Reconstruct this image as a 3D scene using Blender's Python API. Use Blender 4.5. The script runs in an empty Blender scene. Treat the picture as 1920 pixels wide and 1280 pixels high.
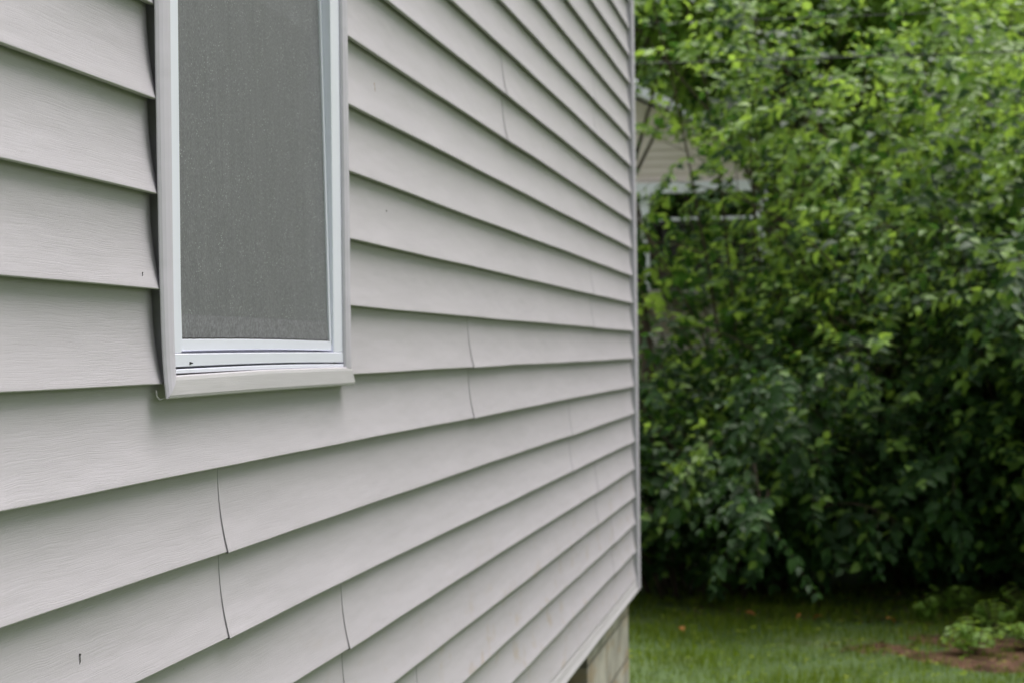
import bpy, math, random
import numpy as np
from mathutils import Vector, Matrix

S = bpy.context.scene
COL = S.collection
R_ = math.radians

# ------------------------------------------------------------------ camera
EYE = (0.879, 0.0, 1.6)
cd = bpy.data.cameras.new('camera')
cam = bpy.data.objects.new('camera', cd)
COL.objects.link(cam)
S.camera = cam
FPX = 3280.0
al, pit, rol = math.atan(590 / FPX), 19.3 / FPX, 0.0115
Fv = Vector((-math.sin(al) * math.cos(pit), math.cos(al) * math.cos(pit), math.sin(pit)))
Rh = Vector((math.cos(al), math.sin(al), 0))
Uh = Rh.cross(Fv)
Rv = Rh * math.cos(rol) - Uh * math.sin(rol)
Uv = Rh * math.sin(rol) + Uh * math.cos(rol)
m = Matrix((Rv, Uv, -Fv)).transposed().to_4x4()
m.translation = Vector(EYE)
cam.matrix_world = m
cd.sensor_width = 36.0
cd.lens = FPX / 1920 * 36
cd.clip_start = 0.05
cd.clip_end = 400
cd.dof.use_dof = True
cd.dof.focus_distance = 2.3
cd.dof.aperture_fstop = 7.6
cd.dof.aperture_blades = 7

# ------------------------------------------------------------------ light
SUN_EL, SUN_AZ = 66.0, 35.0      # azimuth measured from +Y towards +X
w = bpy.data.worlds.new("World")
S.world = w
w.use_nodes = True
nt = w.node_tree
nt.nodes.clear()
sky = nt.nodes.new('ShaderNodeTexSky')
sky.sky_type = 'NISHITA'
sky.sun_disc = False
sky.sun_elevation = R_(SUN_EL)
sky.sun_rotation = R_(SUN_AZ)
sky.air_density = 1.0
sky.dust_density = 3.0
hs = nt.nodes.new('ShaderNodeHueSaturation')   # thin overcast: the same sky with most of its blue taken out
hs.inputs['Saturation'].default_value = 0.22
bg = nt.nodes.new('ShaderNodeBackground')
bg.inputs['Strength'].default_value = 0.10
wo = nt.nodes.new('ShaderNodeOutputWorld')
nt.links.new(sky.outputs[0], hs.inputs['Color'])
nt.links.new(hs.outputs[0], bg.inputs[0])
nt.links.new(bg.outputs[0], wo.inputs[0])
ld = bpy.data.lights.new('sun', 'SUN')
ld.energy = 1.5
ld.angle = R_(50)
ld.color = (1.0, 0.96, 0.9)
sun = bpy.data.objects.new('sun', ld)
COL.objects.link(sun)
sd = Vector((math.sin(R_(SUN_AZ)) * math.cos(R_(SUN_EL)), math.cos(R_(SUN_AZ)) * math.cos(R_(SUN_EL)), math.sin(R_(SUN_EL))))
sun.rotation_euler = sd.to_track_quat('Z', 'Y').to_euler()
sun.location = sd * 20

S.view_settings.view_transform = 'Standard'
S.view_settings.look = 'None'
S.view_settings.gamma = 1
S.view_settings.exposure = 1.47
S.cycles.max_bounces = 8
S.cycles.diffuse_bounces = 5
S.cycles.transparent_max_bounces = 8
S.render.film_transparent = False

# ------------------------------------------------------------------ materials
def mat(name):
    m = bpy.data.materials.new(name)
    m.use_nodes = True
    n = m.node_tree.nodes
    return m, n, m.node_tree.links, n['Principled BSDF']

def ramp(n, stops):
    r = n.new('ShaderNodeValToRGB')
    e = r.color_ramp.elements
    while len(e) < len(stops):
        e.new(0.5)
    for i, (p, c) in enumerate(stops):
        e[i].position = p
        e[i].color = (c[0], c[1], c[2], 1) if not isinstance(c, (int, float)) else (c, c, c, 1)
    return r

def coords(n, l, scale=(1, 1, 1), out='Object'):
    tc = n.new('ShaderNodeTexCoord')
    mp = n.new('ShaderNodeMapping')
    mp.inputs['Scale'].default_value = scale
    l.new(tc.outputs[out], mp.inputs[0])
    return mp

def noise(n, l, vec, scale, detail=3, rough=0.5, dist=0.0):
    t = n.new('ShaderNodeTexNoise')
    t.inputs['Scale'].default_value = scale
    t.inputs['Detail'].default_value = detail
    t.inputs['Roughness'].default_value = rough
    t.inputs['Distortion'].default_value = dist
    l.new(vec.outputs[0], t.inputs['Vector'])
    return t

def mixc(n, l, fac, a, b, mode='MIX'):
    x = n.new('ShaderNodeMix')
    x.data_type = 'RGBA'
    x.blend_type = mode
    for sock, v in ((x.inputs[0], fac), (x.inputs[6], a), (x.inputs[7], b)):
        if hasattr(v, 'links'):
            l.new(v, sock)
        elif isinstance(v, (int, float)):
            sock.default_value = v
        else:
            sock.default_value = (v[0], v[1], v[2], 1)
    return x.outputs[2]

def bump(n, l, h, strength, dist, prev=None):
    b = n.new('ShaderNodeBump')
    b.inputs['Strength'].default_value = strength
    b.inputs['Distance'].default_value = dist
    l.new(h, b.inputs['Height'])
    if prev is not None:
        l.new(prev, b.inputs['Normal'])
    return b.outputs[0]

def vinyl(name, base, grain_axis='y', strength=1.0, stains=True, rough=0.42):
    """embossed wood-grain vinyl: long wavering ridges along the board"""
    m, n, l, p = mat(name)
    sc = {'y': (1, 8, 700), 'z': (1, 340, 7.5)}[grain_axis]
    # warp the coordinates a little so that the grain wavers
    c0 = coords(n, l)
    wv = noise(n, l, c0, 13, 2)
    sep = n.new('ShaderNodeVectorMath'); sep.operation = 'SCALE'; sep.inputs['Scale'].default_value = 0.0075
    l.new(wv.outputs['Color'], sep.inputs[0])
    ad = n.new('ShaderNodeVectorMath'); ad.operation = 'ADD'
    l.new(c0.outputs[0], ad.inputs[0]); l.new(sep.outputs[0], ad.inputs[1])
    mp = n.new('ShaderNodeMapping'); mp.inputs['Scale'].default_value = sc
    l.new(ad.outputs[0], mp.inputs[0])
    g = noise(n, l, mp, 1.0, 3.0, 0.6)
    gr = ramp(n, [(0.36, 0.0), (0.56, 1.0)])
    l.new(g.outputs['Fac'], gr.inputs[0])
    fine = noise(n, l, coords(n, l, tuple(x * 2.3 for x in sc)), 1.0, 2.0, 0.5)
    b1 = bump(n, l, gr.outputs[0], 0.38 * strength, 0.00024)
    b2 = bump(n, l, fine.outputs['Fac'], 0.35 * strength, 0.0002, b1)
    oil = noise(n, l, coords(n, l, (1, 1.3, 5)), 3.0, 2)
    b3 = bump(n, l, oil.outputs['Fac'], 0.25, 0.012, b2)
    l.new(b3, p.inputs['Normal'])
    # wear: faint cloudy soiling, tiny specks
    cl = noise(n, l, coords(n, l, (1, 1.2, 1.5)), 2.2, 4)
    cr = ramp(n, [(0.3, tuple(x * 0.955 for x in base)), (0.7, base)])
    l.new(cl.outputs['Fac'], cr.inputs[0])
    col = cr.outputs[0]
    if stains:
        v = n.new('ShaderNodeTexVoronoi'); v.inputs['Scale'].default_value = 13.0
        l.new(coords(n, l, (1, 1.0, 1.25)).outputs[0], v.inputs['Vector'])
        vr = ramp(n, [(0.010, 0.8), (0.020, 0.0)])
        l.new(v.outputs['Distance'], vr.inputs[0])
        sel = noise(n, l, coords(n, l), 2.7, 1)
        sr = ramp(n, [(0.53, 0.0), (0.56, 0.7)])
        l.new(sel.outputs['Fac'], sr.inputs[0])
        mu = n.new('ShaderNodeMath'); mu.operation = 'MULTIPLY'
        l.new(vr.outputs[0], mu.inputs[0]); l.new(sr.outputs[0], mu.inputs[1])
        col = mixc(n, l, mu.outputs[0], col, (0.10, 0.08, 0.06))
        # rusty tan runs low on the wall
        st = noise(n, l, coords(n, l, (1, 5.0, 9.0)), 1.6, 5, 0.65, 0.4)
        strr = ramp(n, [(0.56, 0.0), (0.74, 0.5)])
        l.new(st.outputs['Fac'], strr.inputs[0])
        sx = n.new('ShaderNodeSeparateXYZ')
        l.new(coords(n, l).outputs[0], sx.inputs[0])
        zr = n.new('ShaderNodeMapRange'); zr.inputs[1].default_value = 1.15; zr.inputs[2].default_value = 0.85
        l.new(sx.outputs['Z'], zr.inputs[0])
        mu2 = n.new('ShaderNodeMath'); mu2.operation = 'MULTIPLY'
        l.new(strr.outputs[0], mu2.inputs[0]); l.new(zr.outputs[0], mu2.inputs[1])
        col = mixc(n, l, mu2.outputs[0], col, (0.40, 0.29, 0.17))
    geo = n.new('ShaderNodeNewGeometry')
    ir = ramp(n, [(0.0, (0.965, 0.965, 0.96)), (1.0, (1.02, 1.02, 1.02))])
    l.new(geo.outputs['Random Per Island'], ir.inputs[0])
    col = mixc(n, l, 1.0, col, ir.outputs[0], 'MULTIPLY')
    l.new(col, p.inputs['Base Color'])
    p.inputs['Roughness'].default_value = rough
    p.inputs['Specular IOR Level'].default_value = 0.4
    return m

M = {}
M['siding'] = vinyl('siding_vinyl', (0.517, 0.478, 0.532))
M['trim_h'] = vinyl('trim_vinyl_level', (0.485, 0.46, 0.49), 'y', 0.8, False)
M['trim_v'] = vinyl('trim_vinyl_upright', (0.58, 0.54, 0.63), 'z', 0.25, False)

def simple(name, base, rough=0.5, var=0.06, scale=6.0, bump_s=0.0, bump_scale=60.0, bump_d=0.002, spec=0.4, dirt=None):
    m, n, l, p = mat(name)
    c = noise(n, l, coords(n, l), scale, 4)
    lo = tuple(max(0, x * (1 - var)) for x in base); hi = tuple(min(1, x * (1 + var)) for x in base)
    r = ramp(n, [(0.3, lo), (0.7, hi)])
    l.new(c.outputs['Fac'], r.inputs[0])
    col = r.outputs[0]
    if dirt:
        d = noise(n, l, coords(n, l, dirt[2]), dirt[3], 5, 0.6)
        dr = ramp(n, [(dirt[1], 0.0), (dirt[1] + 0.12, dirt[4])])
        l.new(d.outputs['Fac'], dr.inputs[0])
        col = mixc(n, l, dr.outputs[0], col, dirt[0])
    l.new(col, p.inputs['Base Color'])
    p.inputs['Roughness'].default_value = rough
    p.inputs['Specular IOR Level'].default_value = spec
    if bump_s:
        b = noise(n, l, coords(n, l), bump_scale, 3)
        l.new(bump(n, l, b.outputs['Fac'], bump_s, bump_d), p.inputs['Normal'])
    return m

M['white'] = simple('white_frame_vinyl', (0.82, 0.82, 0.95), 0.3, 0.02, 5, 0.1, 90, 0.0006, 0.5,
                    dirt=((0.25, 0.24, 0.22), 0.73, (1, 1, 1), 60, 0.5))
M['felt_shade'] = simple('black_paper_gap_shade', (0.018, 0.017, 0.018), 0.9)  # dark sheathing paper, coloured black to stand for shadow in the casing pocket
M['dark'] = simple('dark_gasket', (0.02, 0.02, 0.02), 0.8)
M['foundation'] = simple('painted_concrete_block', (0.36, 0.335, 0.30), 0.9, 0.35, 5, 0.5, 40, 0.004, 0.2,
                         dirt=((0.36, 0.23, 0.11), 0.50, (2, 0.9, 3.5), 3.0, 0.42))
def block_joints(m):
    n, l = m.node_tree.nodes, m.node_tree.links
    p = n['Principled BSDF']
    sx = n.new('ShaderNodeSeparateXYZ'); cx = n.new('ShaderNodeCombineXYZ')
    l.new(coords(n, l).outputs[0], sx.inputs[0])
    l.new(sx.outputs['Y'], cx.inputs['X']); l.new(sx.outputs['Z'], cx.inputs['Y'])
    b = n.new('ShaderNodeTexBrick')
    for k, v in (('Scale', 1.0), ('Brick Width', 0.4), ('Row Height', 0.2), ('Mortar Size', 0.007), ('Mortar Smooth', 0.3)):
        b.inputs[k].default_value = v
    l.new(cx.outputs[0], b.inputs['Vector'])
    old = p.inputs['Base Color'].links[0].from_socket
    l.new(mixc(n, l, b.outputs['Fac'], old, (0.16, 0.145, 0.125)), p.inputs['Base Color'])
    inv = n.new('ShaderNodeMath'); inv.operation = 'SUBTRACT'; inv.inputs[0].default_value = 1.0
    l.new(b.outputs['Fac'], inv.inputs[1])
    l.new(bump(n, l, inv.outputs[0], 0.8, 0.006, p.inputs['Normal'].links[0].from_socket), p.inputs['Normal'])
block_joints(M['foundation'])
M['roof'] = simple('asphalt_shingle', (0.16, 0.15, 0.145), 0.9, 0.2, 20, 0.4, 50, 0.01, 0.2)
M['bark'] = simple('grey_brown_bark', (0.09, 0.068, 0.05), 0.9, 0.35, 9, 0.6, 40, 0.01, 0.2)
M['cable'] = simple('weathered_black_cable', (0.03, 0.03, 0.032), 0.6)
M['n_wall'] = None
M['deadleaf'] = simple('orange_brown_dead_leaf', (0.42, 0.15, 0.035), 0.7, 0.35, 20)
M['fleck'] = simple('dark_plant_fleck', (0.03, 0.03, 0.025), 0.8)
M['fleck_tan'] = simple('tan_plant_fleck', (0.66, 0.47, 0.34), 0.8)
M['glass_dark'] = simple('window_glass', (0.012, 0.013, 0.014), 0.04, 0.02, 3, spec=0.6)
M['n_trim'] = simple('neighbour_white_trim', (0.80, 0.80, 0.83), 0.5, 0.05, 2)
M['n_roof'] = simple('pale_grey_roof_metal', (0.82, 0.82, 0.86), 0.5, 0.08, 2)
M['n_dark'] = simple('dark_porch_interior', (0.035, 0.032, 0.03), 0.8, 0.3, 2)
M['pot'] = simple('porch_boards', (0.30, 0.27, 0.25), 0.7, 0.2, 4)

def neighbour_wall():
    m, n, l, p = mat('neighbour_beige_siding')
    wv = n.new('ShaderNodeTexWave'); wv.bands_direction = 'Z'; wv.wave_profile = 'SAW'
    wv.inputs['Scale'].default_value = 1.6
    l.new(coords(n, l).outputs[0], wv.inputs['Vector'])
    l.new(bump(n, l, wv.outputs['Fac'], 1.0, 0.03), p.inputs['Normal'])
    p.inputs['Base Color'].default_value = (0.72, 0.62, 0.56, 1)
    p.inputs['Roughness'].default_value = 0.6
    return m
M['n_wall'] = neighbour_wall()

def screen_mat():
    """woven insect screen: fine fibreglass mesh, near opaque at this grazing view"""
    m, n, l, p = mat('insect_screen_mesh')
    p.inputs['Base Color'].default_value = (0.10, 0.105, 0.105, 1)
    c = noise(n, l, coords(n, l, (1, 1.6, 1)), 230, 3, 0.7)
    r = ramp(n, [(0.3, (0.122, 0.122, 0.140)), (0.58, (0.200, 0.200, 0.215)), (0.76, (0.335, 0.340, 0.368))])
    l.new(c.outputs['Fac'], r.inputs[0])
    # vertical cloudy streaks of dust
    c2 = noise(n, l, coords(n, l, (1, 26, 3)), 3.0, 3)
    r2 = ramp(n, [(0.3, 0.93), (0.7, 1.06)])
    l.new(c2.outputs['Fac'], r2.inputs[0])
    col = mixc(n, l, 1.0, r.outputs[0], r2.outputs[0], 'MULTIPLY')
    # sparkle of the mesh, painted in as bright specks
    v = n.new('ShaderNodeTexVoronoi'); v.inputs['Scale'].default_value = 210
    l.new(coords(n, l, (1, 0.55, 1)).outputs[0], v.inputs['Vector'])
    vr = ramp(n, [(0.12, 0.8), (0.24, 0.0)])
    l.new(v.outputs['Distance'], vr.inputs[0])
    s2 = noise(n, l, coords(n, l), 23, 2)
    s2r = ramp(n, [(0.44, 0.0), (0.62, 1.0)])
    l.new(s2.outputs['Fac'], s2r.inputs[0])
    mu = n.new('ShaderNodeMath'); mu.operation = 'MULTIPLY'
    l.new(vr.outputs[0], mu.inputs[0]); l.new(s2r.outputs[0], mu.inputs[1])
    col = mixc(n, l, mu.outputs[0], col, (0.5, 0.53, 0.53))
    l.new(col, p.inputs['Base Color'])
    p.inputs['Roughness'].default_value = 0.6
    p.inputs['Alpha'].default_value = 0.86
    # weave
    w1 = n.new('ShaderNodeTexWave'); w1.bands_direction = 'Z'; w1.inputs['Scale'].default_value = 190
    w2 = n.new('ShaderNodeTexWave'); w2.bands_direction = 'Y'; w2.inputs['Scale'].default_value = 190
    cc = coords(n, l)
    l.new(cc.outputs[0], w1.inputs['Vector']); l.new(cc.outputs[0], w2.inputs['Vector'])
    mx = n.new('ShaderNodeMath'); mx.operation = 'MAXIMUM'
    l.new(w1.outputs['Fac'], mx.inputs[0]); l.new(w2.outputs['Fac'], mx.inputs[1])
    l.new(bump(n, l, mx.outputs[0], 0.5, 0.0004), p.inputs['Normal'])
    return m
M['screen'] = screen_mat()
M['sash_rail_standin'] = simple('pale_rail_standin', (0.172, 0.170, 0.190), 0.7, 0.35, 230, 0.3, 200, 0.0005)

def leaf_mat(name, dark, light, trans, tmix=0.38, rough=0.42, spec=0.5):
    m, n, l, p = mat(name)
    geo = n.new('ShaderNodeNewGeometry')
    r = ramp(n, [(0.0, dark), (0.75, tuple(0.5 * (a + b) for a, b in zip(dark, light))), (1.0, light)])
    l.new(geo.outputs['Random Per Island'], r.inputs[0])
    big = noise(n, l, coords(n, l), 1.7, 2)
    br = ramp(n, [(0.35, 0.72), (0.65, 1.2)])
    l.new(big.outputs['Fac'], br.inputs[0])
    col = mixc(n, l, 1.0, r.outputs[0], br.outputs[0], 'MULTIPLY')
    l.new(col, p.inputs['Base Color'])
    p.inputs['Roughness'].default_value = rough
    p.inputs['Specular IOR Level'].default_value = spec
    tr = n.new('ShaderNodeBsdfTranslucent')
    tr.inputs['Color'].default_value = (*trans, 1)
    mx = n.new('ShaderNodeMixShader'); mx.inputs[0].default_value = tmix
    l.new(p.outputs[0], mx.inputs[1]); l.new(tr.outputs[0], mx.inputs[2])
    l.new(mx.outputs[0], n['Material Output'].inputs['Surface'])
    return m
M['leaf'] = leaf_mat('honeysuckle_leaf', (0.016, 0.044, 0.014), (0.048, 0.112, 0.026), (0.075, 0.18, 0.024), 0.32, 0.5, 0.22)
M['leaf_new_lit'] = leaf_mat('young_lit_honeysuckle_leaf', (0.13, 0.245, 0.045), (0.25, 0.39, 0.075), (0.34, 0.51, 0.07), 0.45, 0.45, 0.3)
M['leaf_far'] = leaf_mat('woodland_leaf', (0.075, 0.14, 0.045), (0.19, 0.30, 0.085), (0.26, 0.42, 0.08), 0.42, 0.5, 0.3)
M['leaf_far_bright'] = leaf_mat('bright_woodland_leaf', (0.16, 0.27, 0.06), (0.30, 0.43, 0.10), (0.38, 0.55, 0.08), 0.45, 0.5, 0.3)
M['grass'] = leaf_mat('grass_blade', (0.035, 0.085, 0.008), (0.25, 0.30, 0.03), (0.23, 0.34, 0.02), 0.3, 0.7, 0.12)

M['litter'] = leaf_mat('dry_leaf_litter', (0.06, 0.035, 0.022), (0.26, 0.16, 0.09), (0.2, 0.1, 0.05), 0.1, 0.8, 0.2)
def ground_mat():
    m, n, l, p = mat('lawn_soil')
    a = noise(n, l, coords(n, l), 1.2, 5)
    r = ramp(n, [(0.3, (0.045, 0.085, 0.02)), (0.55, (0.07, 0.115, 0.028)), (0.75, (0.10, 0.12, 0.04))])
    l.new(a.outputs['Fac'], r.inputs[0])
    l.new(r.outputs[0], p.inputs['Base Color'])
    b = noise(n, l, coords(n, l), 45, 4)
    l.new(bump(n, l, b.outputs['Fac'], 0.8, 0.03), p.inputs['Normal'])
    p.inputs['Roughness'].default_value = 0.95
    return m
M['ground'] = ground_mat()
M['soil'] = simple('reddish_bare_soil', (0.11, 0.062, 0.041), 0.95, 0.6, 7, 0.9, 60, 0.02, 0.1)

# ------------------------------------------------------------------ helpers
def empty(name, loc=(0, 0, 0), parent=None):
    o = bpy.data.objects.new(name, None)
    o.empty_display_size = 0.2
    COL.objects.link(o)
    o.location = loc
    o.parent = parent
    return o

def tag(o, label=None, cat=None, group=None, kind=None):
    if label: o['label'] = label
    if cat: o['category'] = cat
    if group: o['group'] = group
    if kind: o['kind'] = kind
    return o

class MB:
    """collects faces; build() links them as one mesh object"""
    def __init__(s): s.v, s.f = [], []
    def add(s, v, f):
        b = len(s.v); s.v += [tuple(x) for x in v]; s.f += [tuple(i + b for i in q) for q in f]
    def box(s, x0, x1, y0, y1, z0, z1):
        v = [(x, y, z) for x in (x0, x1) for y in (y0, y1) for z in (z0, z1)]
        s.add(v, [(0, 1, 3, 2), (4, 6, 7, 5), (0, 4, 5, 1), (2, 3, 7, 6), (0, 2, 6, 4), (1, 5, 7, 3)])
    def loft(s, rings, closed=True, caps=True):
        n = len(rings[0]); v = [p for r in rings for p in r]; f = []
        for i in range(len(rings) - 1):
            for j in range(n if closed else n - 1):
                k = (j + 1) % n
                f.append((i * n + j, i * n + k, (i + 1) * n + k, (i + 1) * n + j))
        if caps and closed:
            f.append(tuple(range(n))[::-1]); f.append(tuple((len(rings) - 1) * n + j for j in range(n)))
        s.add(v, f)
    def tube(s, pts, rad, sides=6):
        pts = [Vector(p) for p in pts]; rings = []
        for i, p in enumerate(pts):
            d = (pts[min(i + 1, len(pts) - 1)] - pts[max(i - 1, 0)]).normalized()
            a = d.cross(Vector((0.31, 0.2, 0.93)))
            if a.length < 1e-3: a = d.cross(Vector((1, 0, 0)))
            a.normalize(); b = d.cross(a)
            r = rad[i] if hasattr(rad, '__len__') else rad
            rings.append([p + (a * math.cos(t) + b * math.sin(t)) * r for t in [2 * math.pi * k / sides for k in range(sides)]])
        s.loft(rings)
    def build(s, name, mt, parent=None, loc=(0, 0, 0), smooth=False, bevel=0):
        me = bpy.data.meshes.new(name)
        me.from_pydata(s.v, [], s.f)
        me.materials.append(mt)
        if smooth: me.shade_smooth()
        o = bpy.data.objects.new(name, me)
        COL.objects.link(o)
        o.location = loc
        o.parent = parent
        if bevel:
            b = o.modifiers.new('bevel', 'BEVEL'); b.width = bevel; b.segments = 3; b.limit_method = 'ANGLE'
            me.shade_smooth() if not smooth else None
            b.harden_normals = True
        me.update()
        return o

def np_mesh(name, verts, quads, mts, midx=None, smooth=False):
    me = bpy.data.meshes.new(name)
    nv, nf = len(verts), len(quads)
    me.vertices.add(nv); me.vertices.foreach_set('co', np.asarray(verts, np.float32).ravel())
    me.loops.add(nf * 4); me.loops.foreach_set('vertex_index', np.asarray(quads, np.int32).ravel())
    me.polygons.add(nf); me.polygons.foreach_set('loop_start', np.arange(0, nf * 4, 4, dtype=np.int32))
    for mt in mts: me.materials.append(mt)
    if midx is not None: me.polygons.foreach_set('material_index', np.asarray(midx, np.int32))
    me.update(calc_edges=True)
    if smooth: me.shade_smooth()
    return me

def link(name, me, parent=None, loc=(0, 0, 0)):
    o = bpy.data.objects.new(name, me); COL.objects.link(o); o.parent = parent; o.location = loc
    return o

def unit(a): return a / np.maximum(np.linalg.norm(a, axis=-1, keepdims=True), 1e-9)

def leaf_verts(pos, d, nrm, L, W, rows=((0, .12), (.28, 1.0), (.62, .86), (1, .05)), fold=0.16, droop=0.18):
    """one folded, pointed blade per row of pos: 12 vertices, 6 quads"""
    d = unit(d); s = unit(np.cross(d, nrm)); n = np.cross(s, d)
    V = []
    for t, wd in rows:
        c = pos + d * (L * t)[:, None] - n * (L * droop * t * t)[:, None]
        hw = (W * 0.5 * wd)[:, None]
        V += [c - s * hw + n * hw * fold * 2, c, c + s * hw + n * hw * fold * 2]
    V = np.stack(V, 1)
    k = len(rows)
    tf = []
    for i in range(k - 1):
        for j in range(2):
            a = i * 3 + j
            tf.append((a, a + 1, a + 4, a + 3))
    tf = np.array(tf)
    N = len(pos)
    Q = (np.arange(N) * (3 * k))[:, None, None] + tf[None]
    return V.reshape(-1, 3), Q.reshape(-1, 4)

# ------------------------------------------------------------------ ground
def terrain(x, y):
    # lawn level, then the wooded bank behind the shrubs
    t = np.clip((y - 13.0) / 30.0, 0, 1)
    t2 = np.clip((np.sqrt(x * x + y * y) - 45) / 60.0, 0, 1)
    return 4.6 * t * t * (3 - 2 * t) + 5.0 * t2 * t2 + 0.015 * np.sin(x * 1.7 + 1) * np.cos(y * 1.3)

gx = np.concatenate([np.linspace(-160, -12, 24)[:-1], np.linspace(-12, 14, 66), np.linspace(14, 160, 24)[1:]])
gy = np.concatenate([np.linspace(-120, -6, 14)[:-1], np.linspace(-6, 30, 90), np.linspace(30, 220, 30)[1:]])
GX, GY = np.meshgrid(gx, gy, indexing='ij')
gv = np.stack([GX, GY, terrain(GX, GY)], -1).reshape(-1, 3)
nx, ny = len(gx), len(gy)
I, J = np.meshgrid(np.arange(nx - 1), np.arange(ny - 1), indexing='ij')
a = (I * ny + J).ravel()
gq = np.stack([a, a + ny, a + ny + 1, a + 1], 1)
g = link('lawn_ground', np_mesh('lawn_ground', gv, gq, [M['ground']], smooth=True))
tag(g, kind='structure')

# ------------------------------------------------------------------ the near house
H0 = EYE[2]
PITCH = 0.127                     # exposure of one siding course
DEP = 0.0150                      # how far the butt edge stands off the course below
ZB = lambda k: H0 - 0.0382 + k * PITCH
YC = 8.175                        # outer face of the corner
house = empty('vinyl_sided_house', (0, 0, 0))
tag(house, 'near house clad in warm grey vinyl clapboard siding, with a white framed screened window', 'house')

WY0, WY1 = 2.213, 3.168           # outer edges of the window casing
WZ0, WZ1 = 1.542, 2.885

# core of the wall, with the window opening left in it
c = MB()
XS = -0.030
c.box(-8.0, XS, -5.0, WY0 + 0.04, 0.50, 5.2)
c.box(-8.0, XS, WY1 - 0.04, YC - 0.02, 0.50, 5.2)
c.box(-8.0, XS, WY0 + 0.04, WY1 - 0.04, 0.50, WZ0 + 0.03)
c.box(-8.0, XS, WY0 + 0.04, WY1 - 0.04, WZ1 - 0.03, 5.2)
c.box(-8.0, -0.6, WY0 + 0.04, WY1 - 0.04, WZ0 + 0.03, WZ1 - 0.03)
c.build('wall_core', M['felt_shade'], house)

rng = random.Random(4)
def wave(k, y, ch):
    """slow unevenness of a hung vinyl course, a millimetre or so"""
    a = 1.7 * k + 2.3 * ch
    return (math.sin(y * 2.1 + a * 1.9) * 0.55 + math.sin(y * 5.3 + a * 2.7) * 0.32 + math.sin(y * 11.0 + a * 4.1) * 0.16)

# places where one panel laps over the next, by course
SEAM = {0: [4.334], -1: [4.334], -2: [2.482, 6.071], -3: [2.482, 6.071], -4: [3.144, 6.75], -5: [3.144, 6.75],
        -6: [3.734, 7.25], -7: [3.734, 7.25], 6: [4.848], 5: [4.848], 8: [6.818], 7: [6.818],
        2: [6.689], 1: [6.689], 4: [], 3: [], 10: [], 9: []}
def course(mb, k, y0, y1, lead=0.0):
    """one course of one panel from y0 to y1; its near end stands 'lead' proud of the panel it laps"""
    zb = ZB(k)
    n = max(2, int((y1 - y0) / 0.035))
    rings = []
    for i in range(n + 1):
        y = y0 + (y1 - y0) * i / n
        px = 0.0009 * wave(k, y, 0) + lead * max(0.0, 1 - (y - y0) / 0.9)
        pz = 0.0011 * wave(k, y, 1) - (0.0012 if lead else 0) * max(0.0, 1 - (y - y0) / 0.5)
        r = []
        for t in (-0.2, -0.015, 0.12, 0.25, 0.38, 0.5, 0.62, 0.74, 0.85, 0.94, 0.985):
            tt = max(t, 0)
            x = -DEP * (1 - tt ** 2.15) + px * (0.25 + 0.75 * tt)
            r.append((x - (0.006 if t < -0.1 else 0.0), y, zb + PITCH * (1 - t) + pz * max(tt, 0.0)))
        r.append((-0.0004 + px, y, zb + 0.0009 + pz))
        r.append((-0.0014 + px, y, zb + pz))
        r.append((-0.006 + px, y, zb + 0.0002 + pz))
        r.append((-0.0098 + px, y, zb + 0.0008 + pz))
        r.append((-0.0108 + px, y, zb + 0.0030 + pz))
        r.append((-0.0108 + px, y, zb + 0.0220))
        rings.append(r)
    mb.loft(rings, closed=False, caps=False)
    if lead:      # thickness of the lapping end
        r0 = rings[0][1:14]
        back = [(x - 0.0011, y + 0.0001, z) for x, y, z in r0]
        mb.loft([back, r0], closed=False, caps=False)
sd_ = MB()
for k in range(-8, 28):
    spans = []
    a0 = -5.0
    rows_in_window = ZB(k) + PITCH > WZ0 + 0.03 and ZB(k) < WZ1 - 0.01
    seams = SEAM.get(k)
    if seams is None:
        q = k // 2
        seams = []
    ends = sorted([-1.17 + 0.3 * (k // 2 % 3)] + seams)
    start, lead = -5.0, 0.0
    segs = []
    for e in ends + [YC - 0.105]:
        segs.append((start, e + (0.03 if e < YC - 0.2 else 0.0), lead))
        start, lead = e, (0.0028 if e < 4.9 else 0.0013)
    for (s0, s1, ld_) in segs:
        if rows_in_window and s0 < WY0 + 0.010 < s1:
            course(sd_, k, s0, WY0 + 0.008 + 0.0135 * max(0.0, 1 - max(0.0, ZB(k) - WZ0) / 0.55) ** 1.6, ld_)
            course(sd_, k, WY1 - 0.012, s1, 0.0)
        elif rows_in_window and WY0 < s0 < WY1:
            course(sd_, k, WY1 - 0.012, s1, 0.0)
        else:
            course(sd_, k, s0, s1, ld_)
siding = sd_.build('siding', M['siding'], house, smooth=True)

# bottom trim (starter strip) with its rolled edge
bt = MB()
n = 90
rings = []
for i in range(n + 1):
    y = -5.0 + (YC + 0.012 + 5.0) * i / n
    wz = 0.0012 * math.sin(y * 3.1) + 0.0008 * math.sin(y * 7.7)
    zt, zl = ZB(-8) + 0.004, 0.487 + wz
    rings.append([(-0.016, y, zt), (-0.0045, y, zt - 0.004), (0.000, y, zl + 0.036), (0.0025, y, zl + 0.018), (0.0075, y, zl + 0.011), (0.0088, y, zl + 0.006),
                  (0.0075, y, zl + 0.001), (0.003, y, zl), (-0.02, y, zl + 0.002), (-0.028, y, zl + 0.01), (-0.028, y, zt)])
bt.loft(rings)
bt.build('bottom_trim', M['trim_h'], house, smooth=True)

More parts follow.
